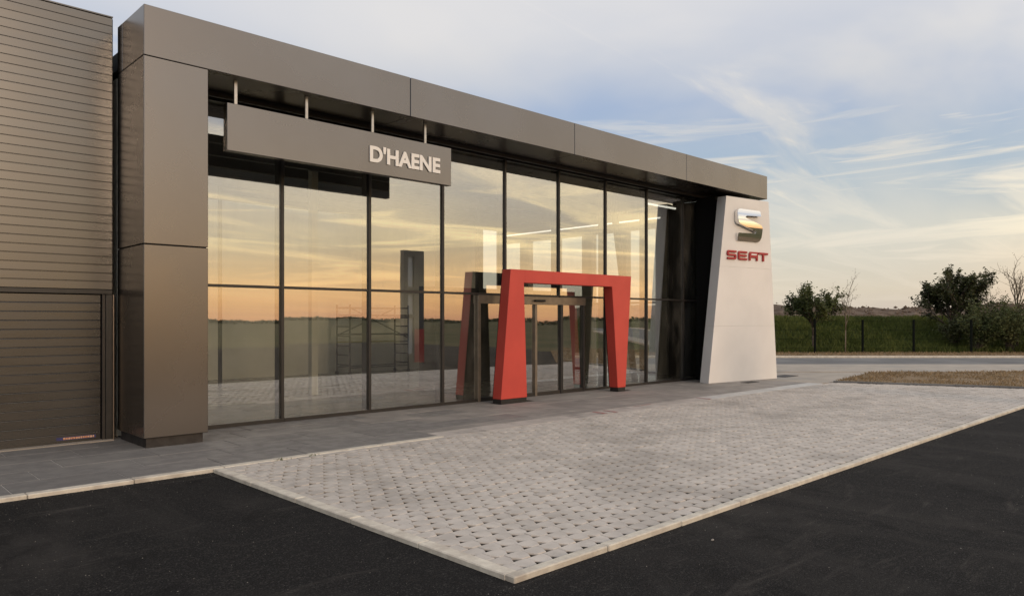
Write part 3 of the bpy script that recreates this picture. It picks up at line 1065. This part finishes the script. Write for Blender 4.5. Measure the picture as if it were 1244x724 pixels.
# ================================================================== HANGING NAME SIGN
SG = root('name_sign', (6.5, 10.56, 4.13), 'long grey name board reading D\'HAENE hung below the fascia', 'sign')
SX0, SX1, SY, SZ0, SZ1 = 4.43, 8.57, 10.50, 4.13, 4.815
box('board', SX0, SX1, SY, SY + 0.13, SZ0, SZ1, M['panel'], SG, 0.005)
box('shade_back', SX0 + 0.01, SX1 - 0.01, SY + 0.132, SY + 0.142, SZ0 + 0.01, SZ1 - 0.01, M['dark'], SG)  # dark sheet: shade on the board's unlit rear put into colour
for x in (4.58, 5.71, 6.92, 8.02):
    MB().box(x - 0.022, x + 0.022, SY + 0.05, SY + 0.08, SZ1 - 0.03, 5.24).build('hanger', M['steel'], SG)


def text_mesh(body, name, mat, x0, x1, z0, z1, y, depth, parent, offset=0.0):
    """flat lettering fitted to a box on a wall plane; each letter one mesh"""
    def raw(s):
        cu = bpy.data.curves.new('t', 'FONT')
        cu.body = s
        cu.size = 1
        cu.extrude = 0.5
        cu.offset = offset
        cu.resolution_u = 5
        ob = bpy.data.objects.new('t', cu)
        COL.objects.link(ob)
        bpy.context.view_layer.update()
        dg = bpy.context.evaluated_depsgraph_get()
        ev = ob.evaluated_get(dg)
        me = bpy.data.meshes.new_from_object(ev)
        bpy.data.objects.remove(ob)
        return me
    full = raw(body)
    V = np.array([v.co[:] for v in full.vertices])
    mn, mxx = V.min(0), V.max(0)
    sx, sz = (x1 - x0) / (mxx[0] - mn[0]), (z1 - z0) / (mxx[1] - mn[1])
    prev = ''
    # letters are the connected islands of the full word, so kerning stays right
    bm = bmesh.new()
    bm.from_mesh(full)
    bmesh.ops.remove_doubles(bm, verts=bm.verts, dist=1e-5)
    bm.verts.ensure_lookup_table()
    seen = set()
    for v in bm.verts:
        if v.index in seen:
            continue
        st_, isl = [v], []
        seen.add(v.index)
        while st_:
            q = st_.pop()
            isl.append(q)
            for e in q.link_edges:
                w2 = e.other_vert(q)
                if w2.index not in seen:
                    seen.add(w2.index)
                    st_.append(w2)
        idx = {q.index: i for i, q in enumerate(isl)}
        vv = [(x0 + (q.co.x - mn[0]) * sx, y - depth * (q.co.z + 0.5), z0 + (q.co.y - mn[1]) * sz) for q in isl]
        ff = [tuple(idx[w3.index] for w3 in f.verts) for f in bm.faces if f.verts[0].index in idx]
        mb = MB()
        mb.v, mb.f = vv, ff
        mb.build(name, mat, parent)
    bm.free()


text_mesh("D'HAENE", 'letter', M['letter'], 6.82, 8.30, 4.315, 4.595, SY - 0.001, 0.02, SG, offset=0.036)

# ================================================================== RED ARCH
AR = root('entrance_arch', (12.2, 10.95, 0), 'red sloping entrance arch standing before the glass doors', 'arch')
AY0, AY1 = 10.83, 11.08
poly = [(10.12, 0.095), (10.39, 2.72), (14.40, 2.73), (14.18, 0.095), (13.88, 0.095), (13.67, 2.46), (10.77, 2.455), (10.86, 0.095)]
MB().prism(poly, lambda p: (p[0], AY0, p[1]), lambda p: (p[0], AY1, p[1])).build('arch_body', M['red'], AR, 0.006)
bk = [(p[0] + (12.3 - p[0]) * 0.002, p[1]) for p in poly]
MB().prism(bk, lambda p: (p[0], AY1 + 0.002, p[1]), lambda p: (p[0], AY1 + 0.012, p[1])).build('shade_back', M['joint'], AR)  # black sheet painted in for the arch's shaded rear face
box('arch_seam', 10.795, 10.798, AY0 - 0.001, AY0 + 0.01, 2.47, 2.715, M['redletter'], AR)
for a, b in ((10.125, 10.85), (13.895, 14.165)):
    box('foot', a, b, AY0 + 0.004, AY1 - 0.004, -0.01, 0.094, M['dark'], AR, 0.004)
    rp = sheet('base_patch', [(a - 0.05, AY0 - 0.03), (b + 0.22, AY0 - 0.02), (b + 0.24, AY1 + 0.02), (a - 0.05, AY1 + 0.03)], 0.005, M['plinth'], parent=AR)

# ================================================================== WHITE PYLON
PHI = R(-9)
PU = Vector((math.cos(PHI), math.sin(PHI), 0))
PN = Vector((math.sin(PHI), -math.cos(PHI), 0))
PP = Vector((17.40, 10.55, 0))


def pp(u, z, off=0.0):
    """point on the pylon's front face, off metres in front of it"""
    return PP + PU * u + PN * off + Vector((0, 0, z))


PY = root('brand_pylon', (18.8, 10.4, 0), 'white tapering brand pylon with chrome S emblem and red SEAT letters', 'pylon')
cuts = [0.0, 1.52, 3.13, 5.05]


def edge(z):
    t = z / 5.05
    return 0.72 * t, 2.95 - 0.39 * t


for z0, z1 in zip(cuts[:-1], cuts[1:]):
    a0, b0 = edge(z0)
    a1, b1 = edge(z1)
    pl = [(a0, z0 + 0.001), (b0, z0 + 0.001), (b1, z1 - 0.001), (a1, z1 - 0.001)]
    MB().prism(pl, lambda p: pp(p[0], p[1]), lambda p: pp(p[0], p[1], -0.30)).build('pylon_panel', M['white'], PY, 0.003)
MB().prism([(0.03, 0.0), (2.92, 0.0), (2.53, 5.03), (0.74, 5.03)], lambda p: pp(p[0], p[1], -0.01), lambda p: pp(p[0], p[1], -0.29)).build('pylon_core', M['pier'], PY)
MB().prism([(0.03, 0.01), (2.92, 0.01), (2.53, 5.03), (0.74, 5.03)], lambda p: pp(p[0], p[1], -0.302), lambda p: pp(p[0], p[1], -0.315)).build('shade_back', M['joint'], PY)  # near-black sheet standing for shade on the pylon's rear
S = [(1.17, 4.73), (2.04, 4.73), (2.07, 4.70), (2.07, 4.575), (1.44, 4.55), (1.38, 4.52), (1.42, 4.485), (2.06, 4.335), (2.13, 4.27), (2.14, 4.20), (2.14, 3.99), (2.11, 3.91),
     (2.04, 3.86), (1.13, 3.86), (1.12, 3.875), (1.12, 4.07), (1.80, 4.09), (1.86, 4.115), (1.83, 4.15), (1.12, 4.315), (1.065, 4.37), (1.05, 4.43), (1.05, 4.62), (1.08, 4.69)]
S = S[::-1]
em = MB().prism(S, lambda p: pp(p[0], p[1], 0.13), lambda p: pp(p[0], p[1], 0.002)).build('emblem', M['chrome'], PY, 0.018, seg=2)
bm = bmesh.new()
bm.from_mesh(em.data)
ec = wloc(em)
for i in range(1, 16):                     # the emblem's face is gently domed
    bmesh.ops.bisect_plane(bm, geom=bm.verts[:] + bm.edges[:] + bm.faces[:], plane_co=(0, 0, 3.86 + 0.87 * i / 16 - ec.z), plane_no=(0, 0, 1))
for v in bm.verts:
    wp = v.co + ec - PP
    fr_ = wp.dot(PN)
    zz_ = v.co.z + ec.z - 4.40
    if fr_ > 0.05:
        v.co += PN * (-0.30 * zz_ * zz_)
bm.to_mesh(em.data)
bm.free()
t_, h_ = 0.056, 0.245


def letter(pts, u0, w_, z0=3.335):
    pl = [(u0 + x * w_, z0 + z) for x, z in pts]
    MB().prism(pl, lambda p: pp(p[0], p[1], 0.045), lambda p: pp(p[0], p[1], 0.002)).build('letter', M['redletter'], PY, 0.004)


w_ = 0.38
tx = t_ / w_
ma, mb_ = h_ / 2 - t_ / 2, h_ / 2 + t_ / 2
letter([(1, h_), (0.12, h_), (0, h_ - 0.04), (0, ma + 0.03), (0.12, ma), (1 - tx * 1.1, ma), (1 - tx * 1.1, t_), (0.02, t_), (0.02, 0), (0.88, 0), (1, 0.04), (1, mb_ - 0.03), (0.88, mb_), (tx * 1.1, mb_),
        (tx * 1.1, h_ - t_), (1, h_ - t_)], 0.72, w_)
letter([(1, h_), (0.12, h_), (0, h_ - 0.04), (0, 0.04), (0.12, 0), (1, 0), (1, t_), (tx * 1.15, t_), (tx * 1.15, ma), (0.95, ma), (0.95, mb_), (tx * 1.15, mb_), (tx * 1.15, h_ - t_), (1, h_ - t_)], 1.18, w_)
letter([(0, 0), (0, h_ - 0.05), (0.14, h_), (1, h_), (1, 0), (1 - tx * 1.15, 0), (1 - tx * 1.15, ma - 0.012), (tx * 1.15, ma - 0.012), (tx * 1.15, 0)][::1], 1.65, w_)
letter([(0, h_), (1.08, h_), (1.08, h_ - t_), (0.54 + tx / 1.7, h_ - t_), (0.54 + tx / 1.7, 0), (0.54 - tx / 1.7, 0), (0.54 - tx / 1.7, h_ - t_), (0, h_ - t_)], 2.075, w_)
# counter of the letter A: a pale inset
MB().prism([(1.65 + 0.075, 3.335 + mb_ + 0.004), (1.65 + w_ - 0.07, 3.335 + mb_ + 0.004), (1.65 + w_ - 0.07, 3.335 + h_ - t_ + 0.004), (1.65 + 0.085, 3.335 + h_ - t_ + 0.004)],
           lambda p: pp(p[0], p[1], 0.0475), lambda p: pp(p[0], p[1], 0.03)).build('letter_counter', M['white'], PY)

# inspection openings by the pylon
for (x, y, a, b, lab) in ((18.55, 9.98, 0.30, 0.12, 'small dark drain slot in the paving before the pylon'), (21.35, 10.35, 0.42, 0.22, 'dark inspection cover on the apron right of the pylon')):
    tag(MB().box(x - a, x + a, y - b, y + b, -0.05, 0.009).build('drain_cover', M['plinth'], None, 0.003), lab, 'drain cover')

# ================================================================== TOTEM ACROSS THE BAY (seen in the glass)
TX, TY = 17.8, -1.25
tt = root('totem_sign', (TX, TY, Z_AS), 'dark slim totem sign with pale panels mirrored in the third window bay', 'sign')
box('totem_frame', TX - 0.50, TX - 0.28, TY - 0.13, TY + 0.13, Z_AS, 4.45, M['totem'], tt, 0.01)
box('totem_frame', TX + 0.0, TX + 0.50, TY - 0.13, TY + 0.13, Z_AS, 4.45, M['totem'], tt, 0.01)
for z0, z1 in ((4.2, 4.44), (2.7, 3.0), (1.75, 1.9)):
    box('totem_crossbar', TX - 0.279, TX - 0.001, TY - 0.12, TY + 0.12, z0, z1, M['totem'], tt)
for z0, z1 in ((3.0, 4.2), (1.9, 2.7), (0.3, 1.75)):
    box('totem_panel', TX - 0.279, TX - 0.001, TY - 0.03, TY + 0.03, z0 + 0.001, z1 - 0.001, M['palepanel'], tt)
box('totem_foot', TX + 0.02, TX + 0.48, TY + 0.131, TY + 0.16, Z_AS, 1.3, M['redletter'], tt)

# ================================================================== VEGETATION
class Tree:
    def __init__(self, seed):
        self.r = random.Random(seed)
        self.mb = MB()
        self.tips = []

    def grow(self, p, d, L, rad, depth, spread, up, n_child, shrink):
        r = self.r
        segs = 3
        q = Vector(p)
        dd = Vector(d)
        pts_ = [q.copy()]
        for i in range(segs):
            dd = (dd + Vector((r.gauss(0, 0.10), r.gauss(0, 0.10), up * 0.12))).normalized()
            q2 = q + dd * L / segs
            r0 = rad * (1 - 0.45 * i / segs)
            r1 = rad * (1 - 0.45 * (i + 1) / segs)
            self.mb.tube(q, q2, r0, r1, 6 if depth > 1 else 4)
            q = q2
            pts_.append(q.copy())
        if depth <= 1:
            self.tips += [(x, dd.copy()) for x in pts_[1:]]
        if depth == 0:
            return
        for i in range(n_child):
            t = r.uniform(0.35, 1.0) if i else 1.0
            k = min(segs - 1, int(t * segs))
            base = pts_[k] + (pts_[k + 1] - pts_[k]) * (t * segs - k if k < segs else 1)
            a = r.uniform(0, 2 * math.pi)
            side = dd.orthogonal().normalized()
            side = Matrix.Rotation(a, 3, dd) @ side
            nd_ = (dd * r.uniform(0.5, 1.0) + side * spread * r.uniform(0.6, 1.2) + Vector((0, 0, up * 0.3))).normalized()
            self.grow(base, nd_, L * shrink * r.uniform(0.75, 1.15), rad * 0.55, depth - 1, spread, up, n_child, shrink)


def leaf_mesh(name, tips, per, clump, size, mat, seed, parent):
    r = np.random.default_rng(seed)
    T = np.array([tuple(t[0]) for t in tips])
    n = len(T) * per
    C = np.repeat(T, per, 0) + r.normal(0, clump, (n, 3))
    a = r.normal(0, 1, (n, 3))
    a[:, 2] *= 0.6
    a /= np.linalg.norm(a, axis=1)[:, None]
    b = r.normal(0, 1, (n, 3))
    b -= (b * a).sum(1)[:, None] * a
    b /= np.linalg.norm(b, axis=1)[:, None]
    s = size * r.uniform(0.6, 1.3, n)[:, None]
    V = np.stack([C - a * s, C + b * s * 0.42, C + a * s, C - b * s * 0.42], 1).reshape(-1, 3)
    F = np.arange(n * 4).reshape(n, 4)
    c = V.mean(0)
    return link(name, np_mesh(name, V - c, F, mat), parent, c)


def tree(name, label, d, px, z, trunk_h, trunk_r, seed, limbs, limb_len, spread, up, depth, n_child, shrink, leaf=None, bark='bark', low=0.55, fork=0.75, cat='tree', group=None):
    base = DR(d, pix(px, d), z)
    T = root(name, base, label, cat, group)
    g = Tree(seed)
    rr_ = g.r
    top = base + Vector((rr_.gauss(0, 0.04), rr_.gauss(0, 0.04), trunk_h))
    g.mb.tube(base - Vector((0, 0, 0.15)), base + (top - base) * 0.5, trunk_r * 1.15, trunk_r, 8)
    g.mb.tube(base + (top - base) * 0.5, top, trunk_r, trunk_r * 0.8, 8)
    for i in range(limbs):
        a = 2 * math.pi * (i + rr_.random() * 0.6) / limbs
        t = rr_.uniform(low, 1.0) if i else 1.0
        p = base + (top - base) * t
        dirn = Vector((math.cos(a) * spread, math.sin(a) * spread, up + rr_.uniform(-0.1, 0.3))).normalized() if i else Vector((0.05, 0.02, 1))
        g.grow(p, dirn, limb_len * rr_.uniform(0.8, 1.15), trunk_r * 0.6, depth, fork, up * 0.5, n_child, shrink)
    g.mb.build('trunk', M[bark], T, smooth=True)
    if leaf:
        leaf_mesh('crown', g.tips, leaf[0], leaf[1], leaf[2], M[leaf[3]], seed, T)
    return T


tree('maple_tree', 'small round leafy tree by the road bank close to the white pylon', 38.6, 988, 0.1, 1.55, 0.055, 11, 14, 1.08, 0.95, 0.75, 2, 4, 0.62, (8, 0.075, 0.075, 'leaf'), low=0.6, fork=0.6)
tree('dark_tree', 'tall dense dark tree with ragged top on the grass bank', 41.0, 1156, 0.5, 2.1, 0.09, 23, 22, 1.42, 0.85, 0.85, 2, 5, 0.56, (6, 0.075, 0.085, 'leafdark'), low=0.22, fork=0.55)
tree('bare_sapling', 'thin bare sapling with a pale stem beside the small round tree', 37.3, 1027, 0.0, 2.3, 0.028, 5, 5, 0.95, 0.45, 1.3, 2, 3, 0.62, (1, 0.05, 0.03, 'leafolive'), bark='palebark')
tree('bare_tree', 'slender bare tree with sparse twigs rising above the shrubs', 38.8, 1236, 0.1, 2.7, 0.05, 31, 7, 1.25, 0.55, 1.1, 2, 4, 0.6, (1, 0.06, 0.03, 'leafolive'), bark='palebark')
tree('bare_sapling', 'short bare sapling between the dark tree and the slender bare tree', 42.5, 1200, 0.6, 2.1, 0.03, 44, 5, 0.8, 0.4, 1.4, 2, 3, 0.6, (2, 0.06, 0.035, 'leafolive'), bark='palebark')


def shrub(d, px, z, ht, wd, seed, label, n=2600, mat='leafolive'):
    base = DR(d, pix(px, d), z)
    T = root('shrub', base, label, 'shrub', 'shrubs along the fence')
    r = random.Random(seed)
    mb = MB()
    tips = []
    for i in range(26):
        a = r.uniform(0, 2 * math.pi)
        k = r.uniform(0.1, 1.0)
        end = base + Vector((math.cos(a) * wd * k, math.sin(a) * wd * k, ht * r.uniform(0.6, 1.05) * (1 - 0.35 * k * k)))
        mid = base + (end - base) * 0.5 + Vector((r.gauss(0, 0.1), r.gauss(0, 0.1), 0.15))
        mb.tube(base + Vector((r.gauss(0, 0.1), r.gauss(0, 0.1), -0.1)), mid, 0.018, 0.012, 4)
        mb.tube(mid, end, 0.012, 0.004, 4)
        for j in range(14):
            t = r.uniform(0.25, 1.02)
            q = base + (mid - base) * (t * 2) if t < 0.5 else mid + (end - mid) * (t * 2 - 1)
            tips.append((q, None))
    mb.build('stem', M['bark'], T)
    leaf_mesh('foliage', tips, max(1, n // len(tips)), 0.12, 0.075, M[mat], seed, T)


shrub(38.3, 1187, 0.05, 2.5, 1.35, 51, 'loose olive green shrub below the tall dark tree', 4200)
shrub(38.2, 1226, 0.05, 2.75, 1.5, 52, 'tall olive shrub at the foot of the slender bare tree', 4400)
shrub(38.0, 1262, 0.05, 2.5, 1.4, 53, 'bushy shrub beside the last fence post', 3600)
shrub(39.3, 1160, 0.3, 1.7, 0.9, 54, 'low dark shrub around the base of the tall dark tree', 2400, 'leafdark')
shrub(40.5, 1205, 0.5, 2.3, 1.3, 55, 'dark shrub behind the loose olive shrub', 3000, 'leafdark')

# wire fence in front of the bank -------------------------------------------
fd = 37.6
FN = root('wire_fence', DR(fd, pix(1080, fd)), 'dark wire fence with slim posts in front of the grass bank', 'fence')
fr = [pix(p, fd) for p in (872, 931, 990, 1048, 1110, 1180, 1250)]
for r in fr:
    p = DR(fd, r)
    MB().tube(p + Vector((0, 0, -0.1)), p + Vector((0, 0, 1.68)), 0.06, n=8).build('post', M['fence'], FN)
for z in (0.25, 0.7, 1.15, 1.6):
    MB().tube(DR(fd, fr[0], z), DR(fd, fr[-1], z), 0.007, n=4).build('wire', M['fence'], FN)

# ================================================================== SMALL THINGS
def tuft(x, y, label, seed):
    n = 18
    r = np.random.default_rng(seed)
    P = np.stack([x + r.normal(0, 0.035, n), y + r.normal(0, 0.02, n), np.zeros(n)], 1)
    blades('weed_tuft', P, 0.012, 0.032, 0.009, 1.0, M['blade'], label, 'weed', kind=None)


tuft(4.22, 8.40, 'small green weed tuft in the kerb joint nearest the bay corner', 3)
tuft(4.62, 8.36, 'small green weed tuft among the pavers by the walkway kerb', 4)


def chip(x, y, s, label, group=None):
    r = random.Random(int(x * 1000))
    mb = MB()
    for (a, b, c) in ((1, 0, 0), (-1, 0, 0), (0, 1, 0), (0, -1, 0), (0, 0, 1), (0, 0, -1), ):
        mb.v.append((x + a * s * r.uniform(0.7, 1.6), y + b * s * r.uniform(0.5, 1), Z_AS + s * 0.3 + c * s * 0.5))
    mb.f = [(0, 2, 4), (2, 1, 4), (1, 3, 4), (3, 0, 4), (2, 0, 5), (1, 2, 5), (3, 1, 5), (0, 3, 5)]
    tag(mb.build('stone_chip', M['stone'], None, 0.002), label, 'stone', group)


chip(5.17, 3.10, 0.022, 'white stone chip lying alone on the asphalt')
gv, gf = [], []
for i in range(2400):
    if i % 3:
        x, y = random.uniform(-2.5, 3.36), random.uniform(3.0, 8.40)
        if i % 5 == 0:
            y = 8.41 - abs(random.gauss(0, 0.05))
    else:
        x, y = random.uniform(2.0, 14), random.uniform(0.6, 3.46)
        if i % 5 == 0:
            y = 3.47 - abs(random.gauss(0, 0.04))
    sz = 0.0015 + 0.0035 * random.random() ** 3
    b = len(gv)
    for (p, q, r) in ((1, 0, 0), (-1, 0, 0), (0, 1, 0), (0, -1, 0), (0, 0, 1), (0, 0, -1)):
        k = sz * random.uniform(0.7, 1.4)
        gv.append((x + p * k, y + q * k, Z_AS + sz * 0.5 + r * k * 0.7))
    gf += [tuple(b + k for k in f) for f in ((0, 2, 4), (2, 1, 4), (1, 3, 4), (3, 0, 4), (2, 0, 5), (1, 2, 5), (3, 1, 5), (0, 3, 5))]
tag(link('loose_grit', mesh_from('loose_grit', gv, gf, M['stone'])), 'loose grit scattered on the black asphalt', 'grit', kind='stuff')
